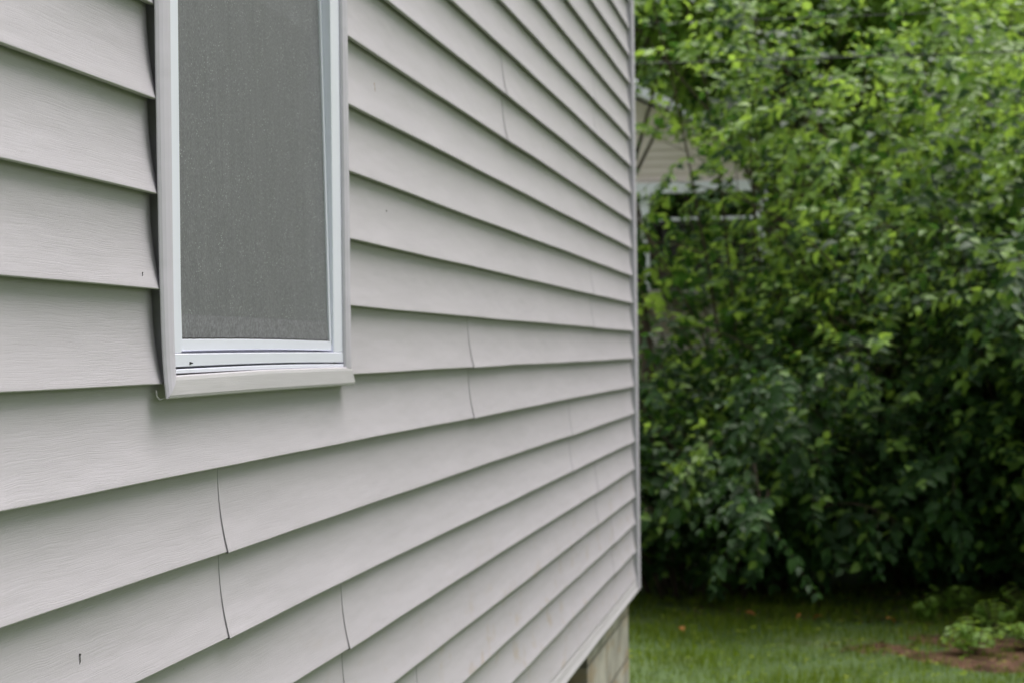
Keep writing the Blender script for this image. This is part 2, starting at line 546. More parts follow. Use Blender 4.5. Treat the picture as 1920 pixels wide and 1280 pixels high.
# outside corner post
cp = MB()
pts = [(-0.028, YC - 0.098), (0.006, YC - 0.098), (0.0085, YC - 0.095), (0.0095, YC - 0.05), (0.0085, YC - 0.006), (0.004, YC),
       (-0.03, YC + 0.002), (-0.095, YC + 0.001), (-0.098, YC - 0.004), (-0.098, YC - 0.03)]
rings = []
for i in range(28):
    z = 0.50 + 4.7 * i / 27
    dy = 0.0015 * math.sin(z * 3.0)
    rings.append([(x, y + dy, z) for x, y in pts])
cp.loft(rings)
cp.build('corner_post', M['trim_v'], house, bevel=0)
# side wall round the corner, seen only from other places
ew = MB()
for k in range(-8, 28):
    zb = ZB(k)
    ew.add([(-0.099, YC - 0.012, zb + PITCH), (-8, YC - 0.012, zb + PITCH), (-8, YC + 0.004, zb), (-0.099, YC + 0.004, zb),
            (-8, YC - 0.016, zb + 0.002), (-0.099, YC - 0.016, zb + 0.002)], [(0, 1, 2, 3), (3, 2, 4, 5)])
ew.build('end_wall_siding', M['siding'], house)

# foundation with a basement window
fo = MB()
FX = -0.032
BY0, BY1 = 5.30, 6.60
fo.box(-7.9, FX, -4.9, BY0, -0.3, 0.499)
fo.box(-7.9, FX, BY1, YC - 0.17, -0.3, 0.499)
fo.box(-7.9, FX, BY0, BY1, -0.3, 0.08)
fo.box(-7.9, -0.35, BY0, BY1, 0.08, 0.499)
fnd = fo.build('foundation', M['foundation'], house)
bw = MB()
bw.box(-0.17, -0.13, BY0, BY1, 0.08, 0.12); bw.box(-0.17, -0.13, BY0, BY0 + 0.04, 0.12, 0.49); bw.box(-0.17, -0.13, BY1 - 0.04, BY1, 0.12, 0.49)
bwo = bw.build('basement_window', M['dark'], house)
b2 = MB(); b2.box(-0.16, -0.15, BY0 + 0.04, BY1 - 0.04, 0.12, 0.49); b2.build('pane', M['glass_dark'], bwo)

# roof, above the picture
rf = MB()
rf.add([(0.25, -5.3, 5.15), (0.25, YC + 0.3, 5.15), (-4.0, YC + 0.3, 7.3), (-4.0, -5.3, 7.3), (-8.3, -5.3, 5.15), (-8.3, YC + 0.3, 5.15),
        (0.25, -5.3, 5.0), (0.25, YC + 0.3, 5.0), (-8.3, -5.3, 5.0), (-8.3, YC + 0.3, 5.0)],
       [(0, 1, 2, 3), (3, 2, 5, 4), (6, 8, 9, 7), (0, 6, 7, 1), (4, 5, 9, 8), (0, 3, 4, 8, 6), (1, 7, 9, 5, 2)])
rf.build('roof', M['roof'], house)

# -------------------------- window
win = MB()      # fixed white outer frame: two jambs, head, sill bar
JY0, JY1 = 2.308, 3.070           # inner edges of the jambs
XF = -0.002
win.box(-0.075, XF, WY0 + 0.044, JY0, 1.6035, WZ1 - 0.03)
win.box(-0.075, XF, JY1, WY1 - 0.036, 1.6035, WZ1 - 0.03)
win.box(-0.075, XF, JY0, JY1, WZ1 - 0.075, WZ1 - 0.03)
win.box(-0.075, -0.030, JY0, JY1, 1.580, 1.6035)
window = win.build('window', M['white'], house, bevel=0.0012)

def bowed_bar(mb, y0, y1, x0, x1, z0, z1, bow0, bow1, n=28):
    """bar along the wall whose lower/upper edges bow up in the middle by bow0/bow1"""
    rings = []
    for i in range(n + 1):
        t = i / n; y = y0 + (y1 - y0) * t; s = math.sin(math.pi * t)
        a, b = z0 + bow0 * s, z1 + bow1 * s
        e = 0.0010
        rings.append([(x0, y, a), (x1 - e, y, a), (x1, y, a + e), (x1, y, b - e), (x1 - e, y, b), (x0, y, b)])
    mb.loft(rings)
sb = MB()
bowed_bar(sb, WY0 + 0.044, WY1 - 0.036, -0.03, XF + 0.0008, 1.5845, 1.6030, 0.0022, 0.0006)
sb.build('sill_bar', M['white'], window)
sl = MB()
bowed_bar(sl, WY0 + 0.044, WY1 - 0.036, -0.03, XF + 0.0015, 1.5755, 1.5812, 0.0012, 0.0022)
sl.build('sill_flange', M['white'], window)
wp = MB(); wp.box(-0.06, 0.0026, 2.338, 2.3395, 1.5885, 1.5905); 
wp.box(-0.06, -0.0008, 2.3355, 2.3425, 1.5880, 1.5912)
wp.build('weep_hole', M['dark'], window)

# insect screen: white aluminium frame, tilted a little out of plumb at the top
scr = empty('insect_screen', (-0.0062, 0, 1.6055), window)
scr.rotation_euler = (0, R_(-1.1), 0)
sf = MB()
HT = WZ1 - 0.075 - 1.6055
bowed_bar(sf, JY0 + 0.001, JY1 - 0.001, -0.010, 0.0, 0.0008, 0.0175, 0.0022, 0.0016)
sf.box(-0.010, 0.0004, JY0 + 0.001, JY0 + 0.013, 0.0175, HT - 0.02)
sf.box(-0.010, 0.0004, JY1 - 0.012, JY1 - 0.001, 0.0175, HT - 0.02)
sf.box(-0.010, 0.0004, JY0 + 0.001, JY1 - 0.001, HT - 0.02, HT - 0.002)
# join frame and mesh under the screen empty
class _: pass
sfo = sf.build('screen_frame', M['white'], window, bevel=0)
sfo.matrix_world = scr.matrix_basis
ms = MB()
ny_, nz_ = 30, 40
v, fq = [], []
for i in range(ny_ + 1):
    for j in range(nz_ + 1):
        y = JY0 + 0.011 + (JY1 - JY0 - 0.021) * i / ny_
        z = 0.0175 + (HT - 0.036) * j / nz_
        bl = 0.0012 * math.sin(math.pi * i / ny_) * math.sin(math.pi * j / nz_) + 0.0004 * math.sin(i * 1.1 + j * 0.3)
        v.append((-0.003 - bl, y, z + (0.0014 * math.sin(math.pi * i / ny_) if j == 0 else 0)))
for i in range(ny_):
    for j in range(nz_):
        a = i * (nz_ + 1) + j
        fq.append((a, a + nz_ + 1, a + nz_ + 2, a + 1))
ms.add(v, fq)
mso = ms.build('screen_mesh', M['screen'], window, smooth=True)
mso.matrix_world = scr.matrix_basis
hm = MB()                         # added pale strip standing in for the sash rail behind the mesh
hv = [(-0.0024, y, z) for y in np.linspace(JY0 + 0.011, JY1 - 0.010, 20) for z in (0.0185, 0.052)]
hm.add(hv, [(2 * i, 2 * i + 2, 2 * i + 3, 2 * i + 1) for i in range(19)])
hmo = hm.build('sash_rail_standin', M['sash_rail_standin'], window, smooth=True)
hmo.matrix_world = scr.matrix_basis
sp = MB()                         # dark spline groove along the bottom of the mesh
rr = random.Random(9)
pts = []
for i in range(60):
    t = i / 59
    pts.append((-0.0015, JY0 + 0.011 + (JY1 - JY0 - 0.021) * t, 0.0185 + 0.0016 * math.sin(math.pi * t) + rr.uniform(-0.0005, 0.0005)))
sp.tube(pts, 0.0013, 5)
spo = sp.build('screen_spline', M['dark'], window)
spo.matrix_world = scr.matrix_basis
bpy.data.objects.remove(scr)
# sash behind the screen
sa = MB()
sa.box(-0.065, -0.034, JY0, JY1, 1.604, 1.652)
sa.box(-0.065, -0.034, JY0, JY0 + 0.04, 1.652, 2.76)
sa.box(-0.065, -0.034, JY1 - 0.04, JY1, 1.652, 2.76)
sa.box(-0.065, -0.034, JY0 + 0.04, JY1 - 0.04, 2.18, 2.215)
sa.build('sash', M['white'], window)
gp = MB(); gp.box(-0.058, -0.052, JY0 + 0.04, JY1 - 0.04, 1.652, 2.18); gp.box(-0.058, -0.052, JY0 + 0.04, JY1 - 0.04, 2.215, 2.76)
gp.build('pane', M['glass_dark'], window)

# casing: convex vinyl lineals with a flange that stands over the siding
def casing_profile(wd):
    # (distance in from the outer edge, x)
    return [(wd, -0.028), (wd, 0.0005), (wd - 0.003, 0.0038), (wd * 0.62, 0.0066), (wd * 0.3, 0.0066), (0.006, 0.0048), (0.0008, 0.0022),
            (0.0, 0.0008), (0.0012, 0.0002), (wd - 0.014, 0.0004), (wd - 0.014, -0.028)]
def casing_v(ysign, yo, wd, name, top=WZ1):
    rings = []
    pr = casing_profile(wd)
    n = 26
    for i in range(n + 1):
        t = i / n
        rg = []
        for s, x in pr:
            zlo = WZ0 + 0.0004 + s * (0.031 / wd) if ysign > 0 else 1.574      # mitred on the near side, butted on the far side
            z = zlo + (top - 0.03 - zlo) * (t ** 2.2)
            # the near lineal bellies a little away from the wall at its foot
            kick = 0.0055 * math.exp(-((z - WZ0) / 0.05)) * (1 if x > 0 and ysign > 0 else 0)
            bow = -0.0135 * max(0.0, 1 - (z - WZ0) / 0.55) ** 1.6 if ysign > 0 else 0
            rg.append((x + kick, yo + ysign * s - bow * (1 - s / wd), z))
        rings.append(rg)
    b = MB(); b.loft(rings)
    return b.build(name, M['trim_v'], window, smooth=False, bevel=0)
a = casing_v(1, WY0, 0.053, 'casing')
b = casing_v(-1, WY1, 0.041, 'casing')
bb = MB()
wd = 0.032
pr = [(wd - 0.001, -0.028), (wd, 0.0010), (wd - 0.0016, 0.0052), (wd * 0.8, 0.0070), (wd * 0.45, 0.0086), (0.005, 0.0098), (0.0015, 0.0090),
      (0.0, 0.0068), (0.0008, 0.0050), (0.010, 0.0015), (wd - 0.012, 0.0008), (wd - 0.012, -0.028)]
rings = []
n = 40
for i in range(n + 1):
    t = i / n
    rg = []
    for s, x in pr:
        y0 = WY0 + 0.0145 + s * (0.0385 / wd)
        y1 = WY1 + 0.004 - 0.010 * (s / wd)
        y = y0 + (y1 - y0) * t
        bow = 0.0016 * math.sin(math.pi * t)
        sag = -0.0008 + 0.0026 * min(1, t * 2.2) if s > wd * 0.7 else 0.0
        rg.append((x, y, WZ0 + s + bow * 0.5 + sag))
    rings.append(rg)
bb.loft(rings)
bb.build('casing', M['trim_h'], window, smooth=False)
# little curled tab at the foot of the near lineal
tb = MB()
tb.tube([(-0.004, WY0 + 0.0045, WZ0 + 0.012), (-0.004, WY0 + 0.0065, WZ0 + 0.004), (-0.002, WY0 + 0.013, WZ0 - 0.0005), (0.002, WY0 + 0.019, WZ0 + 0.001)], 0.0011, 6)
tb.build('casing_tab', M['trim_h'], window)
hd = MB(); hd.box(-0.028, 0.006, WY0, WY1, WZ1 - 0.03, WZ1 + 0.012)
hd.build('casing', M['trim_h'], window, bevel=0.002)

# specks and plant flecks stuck on the boards
def fleck(y, z, k, L, wdt, ang, mt, label, name='plant_fleck'):
    t = (ZB(k) + PITCH - z) / PITCH
    x = -DEP * (1 - t ** 2.15) + 0.0008
    b = MB(); dy, dz = math.sin(ang), math.cos(ang)
    b.tube([(0, -dy * L / 2, -dz * L / 2), (0.0006, -dy * L * .2 + .0006, -dz * L * .2), (0.0004, dy * L * .25, dz * L * .25), (0, dy * L / 2 + .001, dz * L / 2)],
           [wdt * .5, wdt * .7, wdt * .6, wdt * 1.3], 6)
    o = b.build(name, mt, None, (x, y, z))
    return tag(o, label, 'plant debris', 'flecks of debris stuck to the siding')
fleck(1.980, 1.2368, -3, 0.0125, 0.0010, 0.10, M['fleck'], 'thin dark fleck stuck low on the near siding, largest of the flecks')
fleck(2.172, 1.7067, 1, 0.0050, 0.0007, 0.15, M['fleck'], 'tiny dark fleck on the siding just left of the window casing')
fleck(3.417, 2.134, 4, 0.020, 0.0005, -0.35, M['fleck_tan'], 'pale tan scrape-like fleck right of the window, high on the wall')
fleck(3.506, 1.8927, 2, 0.002, 0.0009, 0.2, M['fleck'], 'small dark dot on the siding right of the window')

# ------------------------------------------------------------------ shrubs
def grow_shrub(seed, n_canes, height, spread, leaf_len, twig_gap=0.085, leaves_per=(9, 15), lean=(0, -0.15), bare=0.25, new_share=0.22, base_r=0.35, droop=1.0):
    """arching canes set with twigs of paired, drooping, pointed leaves"""
    g = np.random.default_rng(seed)
    wood = MB(); P, D, N, L, W, NEW_LIT = [], [], [], [], [], []
    for c_ in range(n_canes):
        az = g.uniform(0, 2 * math.pi)
        b = np.array([base_r * math.sqrt(g.random()) * math.cos(az), base_r * math.sqrt(g.random()) * math.sin(az), 0.0])
        out = np.array([math.cos(az) + lean[0], math.sin(az) + lean[1], 0.0])
        Lc = height * g.uniform(0.45, 1.15)
        tilt = g.uniform(0.05, 0.75) * spread
        d = unit(np.array([out[0] * tilt, out[1] * tilt, 1.0]))
        seg = 14; pts = [b.copy()]; dirs = []
        bend = g.uniform(0.5, 1.5) * droop
        for i in range(seg):
            t = i / seg
            d = unit(d + out * 0.07 * spread * bend + np.array([0, 0, -0.19 * bend * t * t * 1.6]) + g.normal(0, 0.035, 3))
            dirs.append(d); pts.append(pts[-1] + d * Lc / seg)
        pts = np.array(pts)
        r0 = g.uniform(0.008, 0.02)
        keep = [i for i in range(len(pts)) if pts[i][2] > -0.05]
        wood.tube([tuple(p) for p in pts], [max(0.0018, r0 * (1 - i / (seg + 1)) ** 0.9) for i in range(seg + 1)], 5)
        m_ = int(Lc * (1 - bare) / twig_gap)
        for j in range(m_):
            t = bare + (1 - bare) * (j + g.random()) / m_
            s = t * seg; i = min(int(s), seg - 1)
            p = pts[i] + (pts[i + 1] - pts[i]) * (s - i)
            if p[2] < 0.15: continue
            a = g.uniform(0, 2 * math.pi)
            side = unit(np.cross(dirs[i], [math.cos(a), math.sin(a), 0.3]))
            td = unit(side * np.array([1, 1, .55]) + dirs[i] * 0.5 + np.array([0, 0, -0.15 * droop]))
            nl = int(g.integers(*leaves_per))
            gap = leaf_len * 0.62
            q = p.copy(); tp = [tuple(q)]
            young = g.random() < new_share
            for k in range(nl // 2):
                td = unit(td + np.array([0, 0, -0.10 * droop]) + g.normal(0, 0.07, 3))
                q = q + td * gap
                if q[2] < 0.12: break
                tp.append(tuple(q))
                u = unit(np.cross(td, [0.02, 0.01, 1.0])); u2 = np.cross(td, u)
                rot = (k % 2) * 1.1 + g.uniform(-0.3, 0.3)
                ax = u * math.cos(rot) + u2 * math.sin(rot) * 0.5
                last = k >= nl // 2 - 2
                sz = leaf_len * g.uniform(0.65, 1.15) * (0.72 if last else 1.0) * (0.8 if k == 0 else 1)
                for sg in (-1, 1):
                    ld2 = unit(ax * sg + td * g.uniform(0.35, 0.8) + np.array([0, 0, -g.uniform(0.0, 0.6) * droop]))
                    P.append(q); D.append(ld2); rad_ = np.array([q[0], q[1], 0.0]); rad_ /= (np.linalg.norm(rad_) + .2)
                    N.append(unit(np.array([g.normal(0, .35), g.normal(0, .35), 0.75]) + rad_ * g.uniform(.2, 1.1)))
                    L.append(sz); W.append(sz * g.uniform(0.50, 0.68)); NEW_LIT.append(1 if g.random() < (0.95 if last else 0.6) * (young + 0.25) * min(1.3, 0.10 + 1.5 * (q[2] / height) ** 2.3) else 0)  # young tip leaves, made commoner with height to paint in lit tops
            if len(tp) > 2:
                wood.tube(tp[::2] if len(tp) > 4 else tp, 0.0016, 3)
    V, Q = leaf_verts(np.array(P), np.array(D), np.array(N), np.array(L), np.array(W))
    me = np_mesh('foliage', V, Q, [M['leaf'], M['leaf_new_lit']], np.repeat(np.array(NEW_LIT), 6), smooth=True)
    print('shrub leaves', len(P))
    return wood, me

def place_shrub(data, loc, rz, label, sc=1.0, first=True):
    wood, me = data
    root = empty('honeysuckle_shrub', loc)
    root.rotation_euler = (0, 0, rz); root.scale = (sc, sc, sc)
    tag(root, label, 'shrub', 'large shrubs along the edge of the lawn')
    link('foliage', me, root)
    if isinstance(wood, MB):
        o = wood.build('stems', M['bark'], root, smooth=True)
        return (o.data, me)
    link('stems', wood, root)
    return data

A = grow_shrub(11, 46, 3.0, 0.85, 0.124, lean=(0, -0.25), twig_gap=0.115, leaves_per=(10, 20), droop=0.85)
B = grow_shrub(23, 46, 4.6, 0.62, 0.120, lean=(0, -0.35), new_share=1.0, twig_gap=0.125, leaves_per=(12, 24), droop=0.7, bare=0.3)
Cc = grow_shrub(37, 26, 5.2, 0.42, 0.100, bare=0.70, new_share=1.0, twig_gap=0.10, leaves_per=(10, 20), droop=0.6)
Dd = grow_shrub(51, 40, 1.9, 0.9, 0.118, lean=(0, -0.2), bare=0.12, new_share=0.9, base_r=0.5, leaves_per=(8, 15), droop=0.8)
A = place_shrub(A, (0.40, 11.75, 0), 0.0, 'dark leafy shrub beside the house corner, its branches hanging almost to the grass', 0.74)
B = place_shrub(B, (2.15, 12.2, 0), 0.0, 'tall shrub at the right, new leaves on top coloured as if lit, hanging over the bare soil', 0.79)
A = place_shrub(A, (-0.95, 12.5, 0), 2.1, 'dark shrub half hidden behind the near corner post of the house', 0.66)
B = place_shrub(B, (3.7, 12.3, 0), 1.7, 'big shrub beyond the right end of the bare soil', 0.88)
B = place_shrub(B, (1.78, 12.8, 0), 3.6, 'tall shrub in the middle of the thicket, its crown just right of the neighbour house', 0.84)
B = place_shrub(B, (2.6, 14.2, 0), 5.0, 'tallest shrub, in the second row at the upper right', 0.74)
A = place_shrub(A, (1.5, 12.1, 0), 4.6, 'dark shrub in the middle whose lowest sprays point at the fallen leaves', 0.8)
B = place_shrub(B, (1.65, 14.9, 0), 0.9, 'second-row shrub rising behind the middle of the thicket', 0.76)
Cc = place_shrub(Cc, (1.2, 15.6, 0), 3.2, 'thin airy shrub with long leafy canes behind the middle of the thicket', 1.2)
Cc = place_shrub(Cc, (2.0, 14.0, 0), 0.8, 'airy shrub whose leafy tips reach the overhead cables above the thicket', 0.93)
Cc = place_shrub(Cc, (0.4, 13.9, 0), 0.0, 'open airy shrub with thin upright canes just right of the neighbour house wall', 1.0)
Dd = place_shrub(Dd, (0.0, 11.6, 0), 0.3, 'low spreading shrub at the grass edge nearest the house corner', 0.9)
Dd = place_shrub(Dd, (1.65, 12.4, 0), 2.9, 'low shrub in the deep shade at the middle of the thicket', 0.9)
Dd = place_shrub(Dd, (2.6, 11.8, 0), 4.4, 'low shrub hanging over the back of the bare soil', 0.9)

# ------------------------------------------------------------------ trees
def grow_tree(seed, height, crown_r, n_leaf, leaf, trunk_r=0.16, crown_base=0.25, clumps=60, bright=0.2, mats=('leaf_far', 'leaf_far_bright')):
    g = np.random.default_rng(seed)
    wood = MB()
    top = np.array([g.normal(0, .3), g.normal(0, .3), height * 0.86])
    tp = [np.array([0, 0, -0.3])] + [top * t + np.array([g.normal(0, .07), g.normal(0, .07), 0]) for t in (0.2, 0.4, 0.6, 0.8, 1.0)]
    wood.tube([tuple(p) for p in tp], [trunk_r * x for x in (1.25, 1, .8, .58, .36, .12)], 8)
    cs = []
    for i in range(clumps):
        h = crown_base + (1 - crown_base) * g.random() ** 0.8
        prof = math.sin(math.pi * min(1, 0.16 + 0.86 * (h - crown_base) / (1 - crown_base))) ** 0.6
        a = g.uniform(0, 2 * math.pi); rr_ = crown_r * prof * g.uniform(0.35, 1.05)
        c_ = np.array([rr_ * math.cos(a), rr_ * math.sin(a), h * height])
        cs.append((c_, g.uniform(0.35, 0.8) * crown_r * 0.42))
        z0 = max(0.12, h - 0.22) * height
        st = top * (z0 / top[2])
        mid = (st + c_) / 2 + np.array([0, 0, 0.12 * crown_r])
        wood.tube([tuple(st), tuple(mid), tuple(c_)], [trunk_r * .3, trunk_r * .16, 0.008], 4)
    ids = g.integers(0, len(cs), n_leaf)
    cc = np.array([cs[i][0] for i in ids]); cr = np.array([cs[i][1] for i in ids])
    u = unit(g.normal(0, 1, (n_leaf, 3))); rad = g.random(n_leaf) ** 0.45
    P = cc + u * (cr * rad)[:, None] * np.array([1.15, 1.15, 0.62])
    D = unit(u * np.array([1, 1, .3]) + g.normal(0, .5, (n_leaf, 3)) + np.array([0, 0, -.25]))
    N = unit(np.array([0, 0, 1.0]) + g.normal(0, .45, (n_leaf, 3)))
    L = leaf * g.uniform(.6, 1.25, n_leaf)
    V, Q = leaf_verts(P, D, N, L, L * 0.55, rows=((0, .15), (.45, 1.0), (1, .08)))
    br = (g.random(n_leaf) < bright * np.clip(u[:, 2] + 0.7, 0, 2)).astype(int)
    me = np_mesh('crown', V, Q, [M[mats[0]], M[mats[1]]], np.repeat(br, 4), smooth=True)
    return wood, me

def place_tree(data, loc, rz, sc, name, label, group='trees on the bank behind the shrubs'):
    wood, me = data
    z = float(terrain(np.array(loc[0]), np.array(loc[1])))
    root = empty(name, (loc[0], loc[1], z)); root.rotation_euler = (0, 0, rz); root.scale = (sc, sc, sc)
    tag(root, label, 'tree', group)
    link('crown', me, root)
    if isinstance(wood, MB):
        o = wood.build('trunk', M['bark'], root, smooth=True)
        return (o.data, me)
    link('trunk', wood, root)
    return data

T1 = grow_tree(5, 11.0, 3.4, 34000, 0.18, crown_base=0.08, clumps=95, bright=0.6)
T2 = grow_tree(8, 13.0, 3.9, 34000, 0.20, crown_base=0.08, clumps=95, bright=0.3)
T3 = grow_tree(15, 5.7, 1.7, 15000, 0.105, trunk_r=0.05, crown_base=0.60, clumps=52, bright=1.1, mats=('leaf_far_bright', 'leaf_new_lit'))
T3 = place_tree(T3, (-0.75, 16.5), 0.4, 1.3, 'sapling', 'slender bright green sapling leaning over the neighbour house roof')
T3 = place_tree(T3, (0.95, 18.3), 5.1, 1.05, 'sapling', 'slender sapling crossing in front of the right eave of the neighbour house')
T3 = place_tree(T3, (0.35, 16.9), 1.7, 1.15, 'sapling', 'slender sapling over the ridge side of the shrubs, second from the house corner')
T3 = place_tree(T3, (1.3, 17.2), 2.4, 0.92, 'sapling', 'slender bright sapling rising behind the middle of the shrubs')
far = [(-5.0, 33, 2, .95), (-1.6, 31, 1, 1.0), (1.1, 27.5, 2, .9), (4.3, 26, 1, 1.0), (7.5, 29, 2, 1.0), (2.7, 34, 1, 1.1), (-3.2, 40, 1, 1.2),
       (0.4, 41, 2, 1.15), (5.6, 38, 2, 1.2), (9.6, 37, 1, 1.15), (-8.5, 38, 1, 1.1), (12.5, 30, 1, 1.0), (-12.0, 33, 2, 1.0)]
names = ['behind the far left gable of the neighbour house', 'rising straight behind the neighbour house roof', 'just right of the neighbour house',
         'nearest on the right of the bank', 'at the right edge of the picture on the bank', 'in the gap between the right-hand trees',
         'deep in the wood left of centre', 'deep in the wood at centre', 'deep in the wood on the right', 'deep in the wood at the far right',
         'far left of the wood hidden by the near house', 'beyond the right edge on the bank', 'outermost on the left of the bank']
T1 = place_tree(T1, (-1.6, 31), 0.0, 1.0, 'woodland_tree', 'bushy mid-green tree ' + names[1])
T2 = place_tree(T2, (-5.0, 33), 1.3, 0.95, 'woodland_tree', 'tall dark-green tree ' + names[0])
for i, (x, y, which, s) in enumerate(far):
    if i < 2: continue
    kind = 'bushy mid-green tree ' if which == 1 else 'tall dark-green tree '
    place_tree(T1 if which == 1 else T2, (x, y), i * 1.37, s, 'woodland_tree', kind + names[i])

# undergrowth filling the bank between the trunks, and an unseen tree belt added to block low sky
g = np.random.default_rng(91)
n = 52000
px = g.uniform(-13, 15, n); py = g.uniform(27, 44, n)
top = 2.6 + 1.6 * np.sin(px * .9 + py * .35) * np.sin(py * .7 + px * .22)
hz = top * (1 - 0.9 * g.random(n) ** 2.0)
pos = np.stack([px, py, terrain(px, py) + np.maximum(hz, 0.1)], 1)
kk = (py > 33) | (px > 0.6) | (px < -9)
pos = pos[kk]; n = len(pos)
V, Q = leaf_verts(pos, unit(g.normal(0, 1, (n, 3)) * np.array([1, 1, .4])), np.tile([0., -.3, 1], (n, 1)) + g.normal(0, .4, (n, 3)),
                  g.uniform(.16, .34, n), g.uniform(.10, .2, n), rows=((0, .15), (.45, 1.0), (1, .08)))
o = link('undergrowth', np_mesh('undergrowth', V, Q, [M['leaf_far']], smooth=True))
tag(o, 'leafy undergrowth covering the bank between the woodland trees', 'undergrowth', kind='stuff')
belt = []
for i, (x, y, sc_) in enumerate([(13, 3, 1.0), (12.5, 10, 1.05), (14, 17, 1.0), (13, -5, 1.1), (6, -12, 1.0), (-1, -13, 1.1), (11, -11, 1.0), (-9, -12, 1.1), (12, 23, 1.0)]):
    src = T1 if i % 2 else T2
    me = src[1]; co = np.empty(len(me.vertices) * 3, np.float32); me.vertices.foreach_get('co', co)
    co = co.reshape(-1, 12 * 9, 3) if False else co.reshape(-1, 9, 3)[::2].reshape(-1, 3)
    a = i * 1.9; R2 = np.array([[math.cos(a), -math.sin(a), 0], [math.sin(a), math.cos(a), 0], [0, 0, 1]])
    belt.append(co @ R2.T * sc_ + np.array([x, y, 0]))
V = np.concatenate(belt); nl = len(V) // 9
tf = np.array([(0, 1, 4, 3), (1, 2, 5, 4), (3, 4, 7, 6), (4, 5, 8, 7)])
Q = ((np.arange(nl) * 9)[:, None, None] + tf[None]).reshape(-1, 4)
o = link('added_tree_belt', np_mesh('added_tree_belt', V, Q, [M['leaf_far']], smooth=True))
tag(o, 'unseen belt of trees added round the garden to hold back the low sky', 'added tree belt', kind='stuff')

# ------------------------------------------------------------------ neighbour's house
NY = 24.0
nb = empty('neighbour_house', (-1.0, NY, 0))
tag(nb, 'distant beige house with a pale roof and white-beamed dark porch, seen through the shrubs', 'house')
def nbx(o): return o
zg = 1.0
w_ = MB()
EX, EZ, SL = -0.02, 4.30, 0.478          # right eave, and the fall of the roof
XL = -8.0                                # left end of the house
XR = (EX + XL) / 2
ridge = EZ + (EX - XR) * SL
def P3(x, y, z): return (x + 1.0, y - NY, z)
v = [P3(XL, NY, 3.90), P3(EX - .1, NY, 3.90), P3(EX - .1, NY, EZ), P3(XR, NY, ridge - .05), P3(XL, NY, EZ),
     P3(XL, NY + 8, 3.90), P3(EX - .1, NY + 8, 3.90), P3(EX - .1, NY + 8, EZ), P3(XR, NY + 8, ridge - .05), P3(XL, NY + 8, EZ)]
w_.add(v, [(0, 1, 2, 3, 4), (9, 8, 7, 6, 5), (0, 5, 6, 1), (1, 6, 7, 2), (4, 9, 5, 0)])
w_.box(XL + 1, EX + .9, 2.0, 8.0, 0.2, 3.9)
for i in range(19):
    z0 = 3.90 + i * 0.112
    zt = z0 + 0.112
    xe = min(EX - .1, XR + (ridge - .12 - zt) / SL) - .02
    if xe < XR + .1: break
    w_.add([P3(XL + .1, NY - .022, z0), P3(xe, NY - .022, z0), P3(xe, NY - .004, zt), P3(XL + .1, NY - .004, zt),
            P3(XL + .1, NY, z0 + .001), P3(xe, NY, z0 + .001)], [(0, 1, 2, 3), (4, 5, 1, 0)])
w_.build('wall', M['n_wall'], nb)
r_ = MB()
for sgn in (1, -1):
    ex = EX + .2 if sgn == 1 else XL - .2
    ez = EZ - .2 * SL
    q = [P3(XR, NY - .45, ridge), P3(ex, NY - .45, ez), P3(ex, NY + 8.4, ez), P3(XR, NY + 8.4, ridge)]
    q2 = [(a, b, c + .13) for a, b, c in q]
    r_.add(q + q2, [(0, 1, 2, 3), (7, 6, 5, 4), (0, 4, 5, 1), (1, 5, 6, 2), (3, 2, 6, 7)])
nr = r_.build('roof', M['n_roof'], nb)
p_ = MB()
p_.box(XL + 1, EX + .95, -0.12, 0.06, 3.74, 3.885)
p_.build('porch_beam', M['n_trim'], nb)
for x in (-6.0, -3.75, -1.56, 0.02):
    q = MB(); q.box(x + 1 - .06, x + 1 + .06, -0.10, 0.02, 2.42, 3.74); q.box(x + 1 - .085, x + 1 + .085, -0.12, 0.04, 3.60, 3.738)
    q.build('porch_post', M['n_trim'], nb)
ra = MB(); ra.box(XL + 1, EX + .95, -0.08, 0.0, 3.30, 3.36); ra.box(XL + 1, EX + .95, -0.06, -0.02, 2.52, 2.58)
for i in range(64):
    x = XL + 1.06 + i * 0.13
    ra.box(x, x + .035, -0.055, -0.025, 2.58, 3.30)
ra.build('railing', M['n_dark'], nb)
rc = MB(); rc.box(XL + 1, EX + .95, -0.10, 0.02, 3.362, 3.40); rc.build('handrail', M['n_trim'], nb)
fl = MB(); fl.box(XL + 1, EX + 1.0, -0.15, 2.0, 2.30, 2.42); fl.build('porch_floor', M['pot'], nb)
bk = MB(); bk.box(XL + 1, EX + .9, 1.90, 1.995, 2.42, 3.89); bk.build('porch_back_wall', M['n_dark'], nb)
lo = MB(); lo.box(XL + 1, EX + .9, 0.3, 1.99, 0.3, 2.29); lo.build('lower_wall', M['foundation'], nb)

# ------------------------------------------------------------------ overhead cables
def cable(y0, z0, sag, rise, label, r):
    mb = MB()
    pts = []
    for i in range(61):
        t = i / 60
        x = -16 + 36 * t
        pts.append((x, y0 + 1.6 * (t - .5), z0 + rise * (x - 0.8) + sag * ((x - 1) / 18) ** 2))
    mb.tube(pts, r, 6)
    o = mb.build('overhead_cable', M['cable'], None, smooth=True)
    tag(o, label, 'cable', 'overhead cables crossing the trees')
cable(10.9, 3.37, 0.5, 0.0, 'lower and thicker of the two overhead cables crossing in front of the trees', 0.0042)
cable(11.0, 3.64, 0.5, 0.0, 'upper thin overhead cable near the top edge, above the thicker one', 0.0026)

